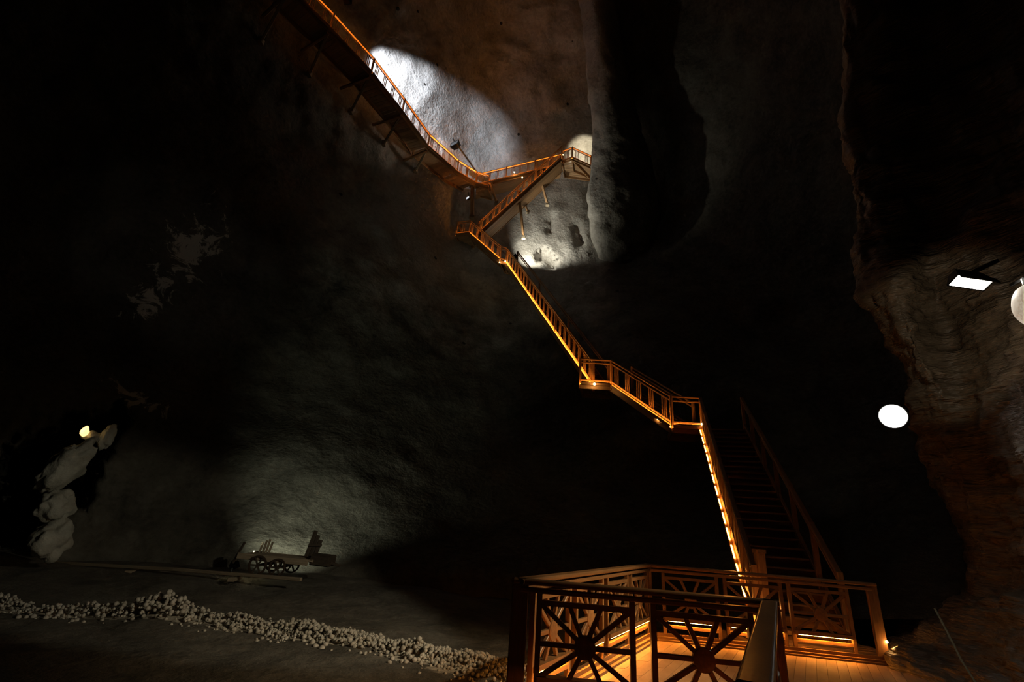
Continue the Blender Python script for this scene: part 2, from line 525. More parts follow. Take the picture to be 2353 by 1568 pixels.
def rock_sheet(name, rows, nu, nv, matname, noise_args, label, strata=0.0):
    """rock face from a control net of world points (rows of equal length), subdivided and roughened"""
    n, mcols = len(rows), len(rows[0])
    A = np.array([[list(p) for p in r] for r in rows])
    Wv = spline_matrix(range(n), [j / nv * (n - 1) for j in range(nv + 1)]); Wu = spline_matrix(range(mcols), [i / nu * (mcols - 1) for i in range(nu + 1)])
    G = [Wv @ A[:, :, k] @ Wu.T for k in range(3)]
    pts = [[Vector((float(G[0][j, i]), float(G[1][j, i]), float(G[2][j, i]))) for i in range(nu + 1)] for j in range(nv + 1)]
    v = []
    for j in range(nv + 1):
        for i in range(nu + 1):
            a = pts[j][min(i + 1, nu)] - pts[j][max(i - 1, 0)]
            b = pts[min(j + 1, nv)][i] - pts[max(j - 1, 0)][i]
            nrm = a.cross(b)
            nrm = nrm.normalized() if nrm.length > 1e-9 else Vector((0, -1, 0))
            q = pts[j][i]
            dd = rough_noise(q, *noise_args)
            if strata:
                dd += strata * noise.ridged_multi_fractal(Vector((q.x * 0.7 - q.z * 0.5, q.y * 0.7, q.z * 4.2 + q.x * 0.9)), 0.9, 2.1, 3, 1.0, 2.0)
            v.append(q + nrm * dd)
    f = [(j * (nu + 1) + i, j * (nu + 1) + i + 1, (j + 1) * (nu + 1) + i + 1, (j + 1) * (nu + 1) + i) for j in range(nv) for i in range(nu)]
    o = link(bpy.data.objects.new(name, mesh(name, v, f, M[matname], True)))
    o['kind'] = 'structure'; o['label'] = label
    return o


# rock pier to the right of the tunnel mouth, standing in front of the back wall
rows = []
for y, xl, xr, z in ((-260, 1290, 1370, 34), (-60, 1318, 1398, 35), (120, 1345, 1432, 35.4), (290, 1358, 1470, 35.8), (350, 1358, 1490, 35.8),
                     (430, 1350, 1512, 35.5), (540, 1362, 1505, 35.0), (640, 1390, 1470, 34.6), (760, 1420, 1440, 33)):
    rows.append([at(xl + 60, y, z + 3.6), at(xl + 3, y, z + 1.4), at(xl + (xr - xl) * .12, y, z + .3), at((xl + xr) / 2, y, z - .3), at(xr - (xr - xl) * .12, y, z + .3), at(xr, y, z + 1.4), at(xr - 50, y, z + 3.4)])
rock_sheet('wall_pier', rows, 50, 110, 'back', (0.25, 0.3, 0.12, 1.0, 0.06, 0.8), 'tall rock pier standing right of the lit tunnel mouth')

# near rock face at the right with the floodlight
rows = []
for y, xe, ze in ((-500, 1990, 13), (-150, 1950, 12), (200, 1940, 11), (420, 1955, 10), (560, 1962, 9.4), (660, 1985, 9.0), (760, 2025, 8.7), (850, 2056, 8.5), (930, 2082, 8.4), (1050, 2108, 8.3),
                  (1180, 2160, 8.2), (1300, 2205, 8.0), (1400, 2130, 7.7), (1490, 2040, 7.3), (1560, 2085, 6.7), (1680, 2190, 5.6), (1850, 2330, 4.4)):
    w = 2420 - xe
    bulge = 0.9 * math.exp(-((y - 720) / 120) ** 2)
    rows.append([at(xe + 50, y, ze + 6), at(xe + 6, y, ze + 1.4), at(xe, y, ze), at(xe + w * .2, y, ze * .93), at(xe + w * .38, y, ze * .9 + bulge * .5),
                 at(xe + w * .6, y, ze * .84), at(xe + w * .85, y, ze * .76), at(xe + w * 1.2, y, ze * .68), at(xe + w * 2.2, y, ze * .55)])
rock_sheet('wall_near', rows, 170, 330, 'near', (0.22, 0.55, 0.10, 1.6, 0.05, 2.2), 'ribbed brown rock face at the right carrying the floodlight', strata=0.05)

# floor of the chamber
FLOOR = -0.5


def floor_z(x, y):
    k = max(0, min(1, (y - 10.5) / 4)); k = k * k * (3 - 2 * k)
    p = Vector((x, y, 0))
    return FLOOR + 0.32 * k * max(0, min(1, (1 - x) / 5)) + 0.07 * noise.fractal(p * 0.6, 1, 2, 4) + 0.03 * noise.fractal(p * 3, 1, 2, 3)


v = []; f = []
NX, NY = 260, 170
for j in range(NY + 1):
    for i in range(NX + 1):
        x = -24 + 38 * i / NX; y = -1 + 21 * (j / NY)
        v.append((x, y, floor_z(x, y)))
for j in range(NY):
    for i in range(NX):
        a = j * (NX + 1) + i
        f.append((a, a + 1, a + NX + 2, a + NX + 1))
fo = link(bpy.data.objects.new('floor', mesh('floor', v, f, M['floor'], True)))
fo['kind'] = 'structure'; fo['label'] = 'uneven dark rock floor of the chamber'

# ------------------------------------------------------------------ lumps and boulders
_ico = {}


def lump(sub, seed, amp, squash=(1, 1, 1), fr=1.6):
    if sub not in _ico:
        bm = bmesh.new(); bmesh.ops.create_icosphere(bm, subdivisions=sub, radius=1.0)
        bm.verts.ensure_lookup_table()
        _ico[sub] = ([v.co.copy() for v in bm.verts], [[q.index for q in fc.verts] for fc in bm.faces]); bm.free()
    V, F_ = _ico[sub]
    out = []
    for c in V:
        d = 1 + amp * noise.fractal(c * fr + Vector((seed * 3.1, seed * 1.7, seed)), 1, 2, 4)
        out.append(Vector((c.x * d * squash[0], c.y * d * squash[1], c.z * d * squash[2])))
    return out, F_


# salt crust along the foot of the bank: nobody could count the knobs
line = [(-260, 1392), (0, 1402), (200, 1412), (330, 1418), (520, 1432), (640, 1446), (760, 1468), (880, 1490), (980, 1508), (1100, 1536), (1230, 1575)]
band = [on_level(x, y, FLOOR) for x, y in line]
v = []; f = []
rs = random.Random(3)
for k in range(len(band) - 1):
    a, b = band[k], band[k + 1]
    n = int((b - a).length * 470)
    dens = 0.45 if k < 4 else 1.0
    for q in range(int(n * dens)):
        t = rs.random()
        off = abs(rs.gauss(0, 0.20)) * (1 if rs.random() < 0.75 else -1.2)
        c = a.lerp(b, t)
        d = (b - a).normalized(); nn = Vector((-d.y, d.x, 0))
        if nn.y < 0:
            nn = -nn
        c = c + nn * off
        clump = 0.5 + 0.9 * noise.noise(Vector((c.x * 0.9, c.y * 0.9, 4)))
        r = max(0.015, rs.uniform(0.014, 0.05) * (0.7 + clump * 0.5))
        hgt = max(0, clump) * max(0, 1 - abs(off - 0.05) / 0.5) * 0.42 * rs.random()
        if k < 4 and rs.random() < 0.45 - clump:
            continue
        V, F_ = lump(1, rs.random() * 50, 0.35)
        base = len(v)
        z0 = floor_z(c.x, c.y) + hgt
        v += [Vector((c.x, c.y, z0)) + p * r for p in V]
        f += [[i + base for i in t_] for t_ in F_]
so = link(bpy.data.objects.new('salt_crust', mesh('salt_crust', v, f, M['salt'], True)))
tag(so, 'knobbly pale salt crust running along the floor at lower left', 'salt crust', kind='stuff')


def boulder(name, label, cat, centre, size, seed, matname, amp=0.3, sub=4, rot=0.0):
    V, F_ = lump(sub, seed, amp, size)
    R_ = Matrix.Rotation(rot, 3, 'Y')
    me = mesh(name, [R_ @ p for p in V], F_, M[matname], True)
    o = link(bpy.data.objects.new(name, me)); o.location = centre
    return tag(o, label, cat)


GBC = at(2390, 702, 4.9)
gb = thing('glowing_globe', 'pale round globe cut by the right edge beside the floodlight', 'lamp', GBC)
V, F_ = lump(4, 3, 0.03)
part('globe', [Vector((p.x * 0.215, p.y * 0.2, p.z * 0.265)) + GBC for p in V], F_, 'globe', gb, True)
v_, f_ = lathe([(0.05, 0.24), (0.07, 0.26), (0.07, 0.33), (0.03, 0.35)], 18)
part('cap', [Vector(p) + GBC for p in v_], f_, 'metal', gb)
bar('bracket', GBC + Vector((0, 0, 0.34)), GBC + Vector((0.5, 0.6, 0.6)), 0.035, 0.035, 'metal', gb)

# pale blocks of the pillar left of the dark hollow
boulder('rock_block', 'pale squat rock block at the foot of the left pillar', 'rock', at(122, 1238, 11.6), (0.36, 0.4, 0.46), 11, 'pillar', 0.35)
boulder('rock_block', 'pale middle rock block of the left pillar', 'rock', at(130, 1162, 11.7), (0.31, 0.4, 0.40), 12, 'pillar', 0.35)
boulder('rock_block', 'leaning dark rock slab topping the left pillar', 'rock', at(150, 1075, 11.9), (0.30, 0.4, 0.72), 13, 'pillar', 0.4, rot=0.5)
boulder('rock_block', 'small pale rock chunk hanging in the dark hollow at left', 'rock', at(248, 1005, 13.2), (0.12, 0.2, 0.36), 15, 'pillar', 0.35, rot=0.2)


# ------------------------------------------------------------------ wooden platform
NL = on_level(1197, 1332, 1.1); NR = on_level(1768, 1382, 1.1); FC = on_level(1490, 1298, 1.1)
FR = on_level(1960, 1338, 1.1); NE = on_level(1735, 1568, 1.1)
for p in (NL, NR, FC, FR, NE):
    p.z = 0
E1 = (NR - NL).normalized(); E2 = (FC - NL).normalized()
LEN1 = (NR - NL).length; LEN2 = (FC - NL).length
EF = (FR - FC)
FE = FC + EF.normalized() * (EF.length + 0.25)


def uv(u, w):                                       # platform coordinates
    return NL + E1 * u + E2 * w


plat = thing('wooden_platform', 'wooden viewing platform of planks with an amber lit edge at lower right', 'platform', uv(1.6, 2))
PW = 0.142
nplank = int(4.5 / PW)
# planks run with the left railing
det = E1.x * E2.y - E1.y * E2.x


def far_w(u):
    """where the line of the far railing crosses plank u"""
    d = EF.normalized()
    # NL + E1 u + E2 w = FC + d t
    A = np.array([[E2.x, -d.x], [E2.y, -d.y]]); bb = FC - NL - E1 * u
    return float(np.linalg.solve(A, np.array([bb.x, bb.y]))[0])


for k in range(nplank):
    u0, u1 = k * PW + 0.0015, (k + 1) * PW - 0.0015
    w0 = 0.0 if u0 < LEN1 - 0.02 else -2.6
    if u0 > 3.7:
        w0 = 1.2
    b0, b1 = far_w(u0) - 0.02, far_w(u1) - 0.02
    # each plank run is two boards with a staggered butt joint
    js = w0 + (b0 - w0) * (0.38 + 0.3 * ((k * 7) % 5) / 5)
    for (wa, wb, wc) in ((w0, js - 0.003, js - 0.003), (js + 0.003, b0, b1)):
        zt = rs.uniform(-0.002, 0.002)
        vv = []
        for (u, w) in ((u0, wa), (u1, wa), (u1, wc), (u0, wb)):
            p = uv(u, w); vv.append(Vector((p.x, p.y, zt)))
        vv += [Vector((p.x, p.y, -0.035)) for p in vv]
        part('plank', vv, [(0, 1, 2, 3), (7, 6, 5, 4), (0, 4, 5, 1), (1, 5, 6, 2), (2, 6, 7, 3), (3, 7, 4, 0)], 'plank', plat)


def kerb(p, q, inward, name='kerb'):
    z = Vector((0, 0, 1)); i = inward
    prof_o = [(-0.05, -0.12), (-0.05, 0.10), (0.045, 0.10), (0.045, 0.055), (0.10, 0.055), (0.10, 0.025), (0.155, 0.025), (0.155, -0.03), (-0.02, -0.12)]
    vv = [p + i * a + z * b for a, b in prof_o] + [q + i * a + z * b for a, b in prof_o]
    n = len(prof_o)
    ff = [(k, (k + 1) % n, n + (k + 1) % n, n + k) for k in range(n)] + [tuple(range(n)), tuple(range(2 * n - 1, n - 1, -1))]
    part(name, vv, ff, 'rail_wood', plat)


perp = lambda d: Vector((-d.y, d.x, 0))
kerb(NL, NR, E2 - E1 * E2.dot(E1))
kerb(NL, FC, E1 - E2 * E1.dot(E2))
kerb(FC, FE, -perp(EF.normalized()))
kerb(NE, NR, E1 - E2 * E1.dot(E2))
for w in (-2.2, -0.9, 0.15, 1.6, 3.0, 4.2):
    bar('joist', uv(0.05 if w > 0 else LEN1, w), uv(4.3, w), 0.1, 0.16, 'dark_wood', plat).matrix_basis.translation += Vector((0, 0, 0))
for o in list(plat.children):
    if o.name.startswith('joist'):
        mb = o.matrix_basis.copy(); mb.translation.z -= 0.125; o.matrix_basis = mb
for (u, w) in ((0.1, 0.15), (1.2, 0.15), (2.3, 0.15), (0.1, 1.6), (0.1, 3.0), (0.1, 4.2), (2.0, 4.2), (2.35, -0.9), (2.35, -2.2)):
    p = uv(u, w); bar('leg', p + Vector((0, 0, -0.2)), p + Vector((0, 0, -0.75)), 0.12, 0.12, 'dark_wood', plat)

# wheel panel: one frame mesh, one spoke bar per length, one hub, shared by every panel
PANEL = 0.86
TOPB, BOTB, HUBZ = 0.92, 0.31, 0.585


def bars_mesh(name, bars, mat):
    v, f = [], []
    for (p, q, w, h) in bars:
        mm = frame_matrix(p, q, w, h, Vector((0, 1, 0)))
        b = len(v)
        v += [mm @ Vector(c) for c in BOX_V]
        f += [tuple(i + b for i in t) for t in BOX_F]
    return mesh(name, v, f, mat)


hw = PANEL / 2
panel_frame = bars_mesh('wheel_panel', [((-hw, 0, 0.08), (-hw, 0, 1.01), 0.05, 0.055), ((hw, 0, 0.08), (hw, 0, 1.01), 0.05, 0.055),
                                        ((-hw, 0, TOPB), (hw, 0, TOPB), 0.045, 0.05), ((-hw, 0, BOTB), (hw, 0, BOTB), 0.05, 0.11),
                                        ((-hw, 0, 0.20), (hw, 0, 0.20), 0.045, 0.05)], M['rail_wood'])
hv, hf = lathe([(0.055, -0.035), (0.095, -0.03), (0.10, -0.02), (0.10, 0.02), (0.095, 0.03), (0.055, 0.035)], 28)
hub_mesh = mesh('hub', [(x, z, y) for x, y, z in hv], hf, M['rail_wood'])
led_panel = {s_: bars_mesh('light_strip', [((-hw + .05, s_ * 0.04, BOTB - 0.028), (hw - .05, s_ * 0.04, BOTB - 0.028), 0.004, 0.026)], M['led_low']) for s_ in (-1, 1)}
SPOKES = [(-hw, TOPB), (-0.15, TOPB), (0.15, TOPB), (hw, TOPB), (-hw, HUBZ), (hw, HUBZ), (-hw, BOTB), (-0.15, BOTB), (0.15, BOTB), (hw, BOTB)]


def railing(label, p, q, npan, inward, start=0.0, endpad=0.0, post_ends=(True, True)):
    """handrail, sub rail, end posts and wheel panels from p to q at platform level"""
    d = (q - p).normalized(); ln = (q - p).length
    rt = thing('wheel_railing', label, 'railing', p.copy(), 'railings of the wooden platform')
    z = Vector((0, 0, 1))
    ov = 0.06
    v_, f_ = extrude(rounded(0.135, 0.048, 0.018), p - d * ov + z * 1.088, q + d * ov + z * 1.088)
    part('handrail', v_, f_, 'rail_wood', rt)
    v_, f_ = extrude(rounded(0.075, 0.045, 0.012), p + z * 1.018, q + z * 1.018)
    part('sub_rail', v_, f_, 'rail_wood', rt)
    for c_, on in ((p, post_ends[0]), (q, post_ends[1])):
        if on:
            for s_ in (-0.033, 0.033):
                bar('post', c_ + d * s_ + z * 0.0, c_ + d * s_ + z * 1.06, 0.055, 0.09, 'rail_wood', rt, up=d)
    gap = (ln - start - endpad - npan * PANEL) / (npan + 1)
    ang = math.atan2(d.y, d.x)
    for k in range(npan):
        c_ = p + d * (start + gap + hw + k * (PANEL + gap))
        po = bpy.data.objects.new('wheel_panel', panel_frame)
        po.matrix_basis = Matrix.Translation(c_ - rt.location) @ Matrix.Rotation(ang, 4, 'Z')
        link(po, rt)
        h_ = bpy.data.objects.new('hub', hub_mesh); h_.location = (0, 0, HUBZ); link(h_, po)
        for (sx, sz) in SPOKES:
            so_ = bpy.data.objects.new('spoke', unit_bar('rail_wood'))
            a_ = Vector((0, 0, HUBZ)); b_ = Vector((sx, 0, sz)); dd = (b_ - a_)
            so_.matrix_basis = frame_matrix(a_ + dd.normalized() * 0.08, b_, 0.042, 0.038, Vector((0, 1, 0)))
            link(so_, po)
        lo = bpy.data.objects.new('light_strip', led_panel[1 if Vector((-d.y, d.x, 0)).dot(inward) > 0 else -1]); link(lo, po)
    return rt


railing('near wheel-spoked railing, darkest and closest, facing the viewer', NL, NR, 2, E2)
railing('long wheel-spoked railing on the left edge of the wooden platform', NL, FC, 4, E1, start=0.1, post_ends=(False, True))
railing('wheel-spoked railing along the far edge of the wooden platform', FC, FE, 3, -E2, start=0.1, endpad=0.25, post_ends=(False, True))
railing('wheel-spoked railing running towards the viewer at bottom right', NR, NE, 3, E1, start=0.12, post_ends=(False, False))

lampo = thing('edge_lamp', 'tiny warm lamp at the end of the platform kerb beside the rock', 'lamp', FE + Vector((0.0, -0.02, 0.30)))
v_, f_ = lathe([(0.012, -0.03), (0.022, -0.025), (0.022, 0.03), (0.015, 0.035)], 12)
part('housing', [Vector(p) + lampo.location + Vector((0.06, 0, 0)) for p in v_], f_, 'steel', lampo)
V, F_ = lump(2, 1, 0.0)
part('bulb', [p * 0.018 + lampo.location + Vector((0.06, -0.03, 0)) for p in V], F_, 'bulb', lampo, True)
point('edge_lamp_light', lampo.location + Vector((0.1, -0.1, -0.03)), 1.6, (1, 0.42, 0.1), 0.03, lampo)


# ------------------------------------------------------------------ stairs
Z = Vector((0, 0, 1))


def rail_run(rt, p, q, n_in, posts, led, balusters=True, far=False, height=1.1, group=0.62, ledmat='led_stair', segs=1):
    """a run of railing on the deck line p-q; parts are added to rt"""
    d = (q - p); ln = d.length; dn = d.normalized()
    v_, f_ = extrude(rounded(0.11, 0.06, 0.02, seg=2), p + Z * height, q + Z * height)
    part('handrail', v_, f_, 'wood', rt)
    bar('sub_rail', p + Z * (height - 0.16), q + Z * (height - 0.16), 0.05, 0.05, 'wood', rt)
    bar('bottom_rail', p + Z * 0.14, q + Z * 0.14, 0.06, 0.07, 'wood', rt)
    for t in posts:
        c_ = p.lerp(q, t)
        bar('post', c_ - Z * 0.25, c_ + Z * (height + 0.04), 0.10, 0.10, 'wood', rt, up=dn)
    if balusters:
        n = max(1, int(ln / group))
        for k in range(n):
            c0 = (k + 0.5) / n
            for s_ in (-0.11, 0, 0.11):
                t = c0 + s_ / ln
                if any(abs(t - tp) * ln < 0.09 for tp in posts):
                    continue
                c_ = p.lerp(q, t)
                bar('baluster', c_ + Z * 0.16, c_ + Z * (height - 0.16), 0.04, 0.04, 'wood', rt, up=dn)
    if led == 'low':                                     # strip in a channel on the open side, lighting rail and balusters
        o_ = -n_in
        bar('channel_lip', p + o_ * 0.125 - Z * 0.03, q + o_ * 0.125 - Z * 0.03, 0.018, 0.10, 'wood', rt)
        bar('channel_base', p + o_ * 0.08 - Z * 0.085, q + o_ * 0.08 - Z * 0.085, 0.10, 0.018, 'wood', rt)
        for k in range(segs):
            gap = 0.0 if segs == 1 else 0.30
            a_, b_ = p.lerp(q, (k + gap) / segs), p.lerp(q, (k + 1) / segs)
            bar('light_strip', a_ + o_ * 0.085 - Z * 0.06, b_ + o_ * 0.085 - Z * 0.06, 0.03, 0.012, ledmat, rt)
    elif led == 'top':                                   # strip lying on the sub rail, lighting the handrail from below, and a faint low one
        bar('light_strip', p + Z * (height - 0.129), q + Z * (height - 0.129), 0.022, 0.008, ledmat, rt)
        o_ = -n_in
        bar('channel_lip', p + o_ * 0.125 - Z * 0.03, q + o_ * 0.125 - Z * 0.03, 0.018, 0.10, 'wood', rt)
        bar('channel_base', p + o_ * 0.08 - Z * 0.085, q + o_ * 0.08 - Z * 0.085, 0.10, 0.018, 'wood', rt)
        bar('light_strip', p + o_ * 0.085 - Z * 0.06, q + o_ * 0.085 - Z * 0.06, 0.03, 0.012, ledmat, rt)


def flight(label, p, q, n_in, width, led='low', ledmat='led_stair', step=0.19, nposts=3, inner='full', soffit=False, deck='treads', group='stair flights up the wall', balusters=True, posts=None, thick=0.30, segs=1):
    """stair flight: p low, q high are the deck edge on the open side, n_in points to the wall side"""
    p, q = Vector(p), Vector(q)
    n_in = Vector((n_in.x, n_in.y, 0))
    dh = Vector((q.x - p.x, q.y - p.y, 0)); dn = dh.normalized()
    n_in = (n_in - dn * n_in.dot(dn)).normalized()
    rt = thing('stair_flight' if deck == 'treads' else 'gallery_walkway', label, 'stairs' if deck == 'treads' else 'walkway', p.copy(), group)
    rise = q.z - p.z
    w_ = n_in * width
    for off, nm in ((Vector(), 'stringer'), (w_, 'stringer')):
        bar(nm, p + off - Z * 0.13, q + off - Z * 0.13, 0.06, thick, 'wood', rt)
    if deck == 'treads':
        ns = max(2, int(abs(rise) / step))
        for k in range(ns):
            t = (k + 0.5) / ns
            c_ = p.lerp(q, t)
            tw = max(0.2, dh.length / ns + 0.03)
            bar('tread', c_ + n_in * 0.03, c_ + w_ - n_in * 0.03, tw, 0.04, 'plank', rt)
            bar('riser', c_ + n_in * 0.03 - Z * 0.09 + dn * tw * 0.45, c_ + w_ - n_in * 0.03 - Z * 0.09 + dn * tw * 0.45, 0.02, min(0.17, abs(rise) / ns), 'wood', rt)
    else:
        ns = max(2, int(dh.length / 0.22))
        for k in range(ns):
            t = (k + 0.5) / ns
            c_ = p.lerp(q, t)
            bar('deck_plank', c_ + n_in * 0.03, c_ + w_ - n_in * 0.03, dh.length / ns - 0.012, 0.045, 'plank', rt)
    if soffit:
        for k in range(6):
            a = n_in * (0.05 + (width - 0.1) * (k + 0.5) / 6) - Z * 0.30
            bar('soffit_board', p + a, q + a, (width - 0.12) / 6 - 0.01, 0.025, 'wood', rt)
    ps = posts if posts is not None else [k / (nposts - 1) for k in range(nposts)]
    rail_run(rt, p, q, n_in, ps, led, ledmat=ledmat, balusters=balusters, segs=segs)
    if inner == 'full':
        rail_run(rt, p + w_, q + w_, -n_in, ps, None, balusters=False)
    return rt


def landing(label, corners, rails, group='landings of the wooden stairs', ledmat='led_stair', led='low', support=True):
    """corners: four deck points; rails: list of (i, j, kind)"""
    c = [Vector(p) for p in corners]
    rt = thing('stair_landing', label, 'landing', c[0].copy(), group)
    n = max(3, int((c[3] - c[0]).length / 0.2))
    for k in range(n):
        t = (k + 0.5) / n
        bar('deck_plank', c[0].lerp(c[3], t), c[1].lerp(c[2], t), (c[3] - c[0]).length / n - 0.01, 0.045, 'plank', rt)
    for i in range(4):
        bar('edge_beam', c[i] - Z * 0.14, c[(i + 1) % 4] - Z * 0.14, 0.07, 0.22, 'wood', rt)
    cen = sum(c, Vector()) / 4
    for (i, j, kind) in rails:
        d = (c[j] - c[i]).normalized(); n_in = Vector((-d.y, d.x, 0))
        if n_in.dot(cen - c[i]) < 0:
            n_in = -n_in
        rail_run(rt, c[i], c[j], n_in, [0, 1], led if kind != 'plain' else None, balusters=(kind == 'bal'), ledmat=ledmat)
    return rt


# deck edge points on the open side
S_BASE = at(1747, 1445, 8.5); S_BASE.z = 0.05
S_L1R = at(1614, 984, 17)
S_L1L = at(1545, 988, 17); S_L1L.z = S_L1R.z
S_L2R = at(1405, 885, 20.2); S_L2L = at(1362, 887, 20.2); S_L2L.z = S_L2R.z
S_L3 = at(1163, 602, 32.5); S_L3B = at(1150, 593, 32.7); S_L3B.z = S_L3.z + .15
S_L4 = at(1078, 536, 34.6); S_L4L = at(1048, 539, 34.9); S_L4L.z = S_L4.z
S_F5A = at(1097, 537, 34.8); S_F5A.z = S_L4.z
S_F5B = at(1290, 362, 36.6)
S_F6R = at(1292, 372, 38.0)
S_A = at(1092, 421, 36.6)
S_G = [S_A, at(1050, 396, 34.9), at(982, 340, 32.1), at(922, 267, 29.4), at(848, 185, 26.8), at(752, 84, 24.5), at(654, 3, 22.6), at(556, -78, 21.1)]
for g in S_G[1:]:
    g.z = max(g.z, S_A.z - 0.9)

AWAY = Vector((0.25, 1, 0)).normalized()

d1 = (S_L1R - S_BASE); n1 = Vector((d1.y, -d1.x, 0)).normalized()
f1 = flight('lowest stair flight climbing steeply behind the wooden platform, seen nearly edge on', S_BASE, S_L1R, n1, 1.4, nposts=7, segs=14, ledmat='led_foot')
fd = landing('small dark deck at the foot of the lowest stair flight', [uv(2.2, far_w(2.2) + 0.1), uv(4.6, far_w(4.6) + 0.1), S_BASE + n1 * 1.5 + AWAY * .2, S_BASE - n1 * .6 + AWAY * .2], [], support=False)
bl = thing('newel_post', 'thick red-brown newel post at the foot of the lowest stair flight', 'post', S_BASE + n1 * 0.12)
bar('shaft', bl.location, bl.location + Z * 1.35, 0.16, 0.16, 'wood', bl)
bar('cap', bl.location + Z * 1.35, bl.location + Z * 1.42, 0.2, 0.2, 'wood', bl)
bar('base', bl.location, bl.location + Z * 0.12, 0.22, 0.22, 'wood', bl)
point('newel_glow', bl.location + Vector((-0.45, -0.4, 0.5)), 3.0, (1, 0.35, 0.07), 0.05, bl)

landing('corner landing with an open-framed rail above the lowest flight', [S_L1L, S_L1R, S_L1R + AWAY * 1.6, S_L1L + AWAY * 1.6], [(0, 1, 'open')])
flight('short stair flight rising left to the second landing with amber stringer', S_L1L, S_L2R, AWAY, 1.3, nposts=2)
landing('second landing where the long straight flight begins, bright bulb at its edge', [S_L2L - (S_L2R - S_L2L).normalized() * 0.55, S_L2R, S_L2R + AWAY * 1.5, S_L2L + AWAY * 1.5 - (S_L2R - S_L2L).normalized() * 0.55], [(0, 1, 'open')])
n3 = (S_L3 - S_L2L); n3 = Vector((n3.y, -n3.x, 0)).normalized()
S_3A = S_L2L + AWAY * 0.35
flight('long straight stair flight glowing amber across the middle of the picture', S_3A, S_L3, n3, 0.85, nposts=4)
landing('tiny landing between the long flight and the flight above it', [S_L3B, S_L3, S_L3 + AWAY * 1.4, S_L3B + AWAY * 1.4], [(0, 1, 'plain')])
flight('short amber lit flight rising left to the turning landing', S_L3B, S_L4, AWAY, 1.3, nposts=3)
landing('dark turning landing at the left end under the crossing flights', [S_L4L, S_L4, S_L4 + AWAY * 1.6, S_L4L + AWAY * 1.6], [(0, 1, 'bal'), (0, 3, 'plain')], ledmat='led_top')
f5 = flight('stair flight rising right in front, with boarded underside and amber handrail', S_F5A, S_F5B, AWAY, 1.3, led='top', ledmat='led_mid', nposts=4, soffit=True)
f6 = flight('stair flight behind, joining the gallery corner to the tunnel mouth', S_A + AWAY * 0.3, S_F6R + AWAY * 0.3, AWAY, 1.3, led='top', ledmat='led_mid', nposts=4, soffit=True)
S_T1 = at(1314, 374, 37.4); S_T2 = at(1358, 364, 38.6)
S_T1.z = S_F6R.z; S_T2.z = S_F6R.z
landing('high landing in front of the lit tunnel mouth', [S_F6R, S_T1, S_T2 + AWAY * 1.5, S_F6R + AWAY * 1.6], [(0, 1, 'bal')], ledmat='led_top', led='top')
lt = landing('short walkway leading into the lit tunnel mouth', [S_T1, S_T2, S_T2 + AWAY * 1.3, S_T1 + AWAY * 1.3], [(0, 1, 'bal')], ledmat='led_top', led='top')
landing('gallery corner landing hung above the turning landing', [S_A + (S_A - S_G[1]).normalized() * 0.05, S_A + Vector((1.0, 0.3, 0)), S_A + Vector((1.0, 0.3, 0)) + AWAY * 1.4, S_A + AWAY * 1.4], [(0, 1, 'bal')], ledmat='led_top', led='top')

GL = ['first gallery bay from the corner landing, glowing brightest', 'second gallery bay up from the corner landing', 'third gallery bay up, braced over the pale wall',
      'fourth gallery bay up, crossing the brightest salt wall', 'fifth gallery bay up, in shadow near the top', 'sixth gallery bay, leaving the picture at the top', 'last gallery bay, beyond the top edge']
for k in range(len(S_G) - 2):
    a, b = S_G[k], S_G[k + 1]
    d = b - a; nn = Vector((d.y, -d.x, 0)).normalized()
    rt = flight(GL[k], a, b, nn, 1.3, led='top', ledmat='led_top' if k > 1 else 'led_stair', nposts=2, deck='planks', group='bays of the high gallery', thick=0.34, posts=[1.0] if k else [0.0, 0.5, 1.0])
    # raking strut and bracket down to the wall
    if k >= 1:
        foot_px = {1: (955, 392), 2: (882, 330), 3: (806, 256), 4: (711, 170), 5: (600, 95)}[k]
        wp = wall_point(*foot_px)
        dirn = (wp - EYE).normalized()
        wp = wp - dirn * 0.15
        bar('strut', b - Z * 0.2, wp, 0.13, 0.13, 'old_wood', rt)
        bar('cross_beam', b - Z * 0.34, b - Z * 0.34 + nn * 2.2, 0.14, 0.16, 'wood', rt)
        bar('foot_plate', wp - Z * 0.15, wp + Z * 0.15, 0.22, 0.3, 'old_wood', rt)

# props beneath the crossing flights
props = [((1086, 428), 36.9, (1085, 500), 36.5, 'thick dark prop under the gallery corner landing', 0.26), ((1127, 420), 36.9, (1141, 466), 37.4, 'leaning prop under the back flight beside the corner', 0.18),
         ((1192, 440), 36.0, (1203, 546), 35.8, 'long pale prop under the front crossing flight', 0.17), ((1239, 400), 36.6, (1258, 470), 37.3, 'shorter prop under the upper end of the front flight', 0.17),
         ((1199, 452), 36.4, (1213, 487), 37.5, 'short raking prop behind the long pale prop', 0.15)]
for (x0, y0), z0, (x1, y1), z1, lab, w_ in props:
    a, b = at(x0, y0, z0), at(x1, y1, z1)
    o = thing('timber_prop', lab, 'prop', b, 'timber props under the stairs')
    bar('shaft', b, a, w_, w_, 'wood', o)
    bar('foot', b - Z * 0.12, b + Z * 0.1, w_ * 1.7, w_ * 1.7, 'old_wood', o)
    bar('head', a - Vector((w_, 0, 0)), a + Vector((w_, 0, 0)), w_ * 1.1, w_ * 0.8, 'wood', o)

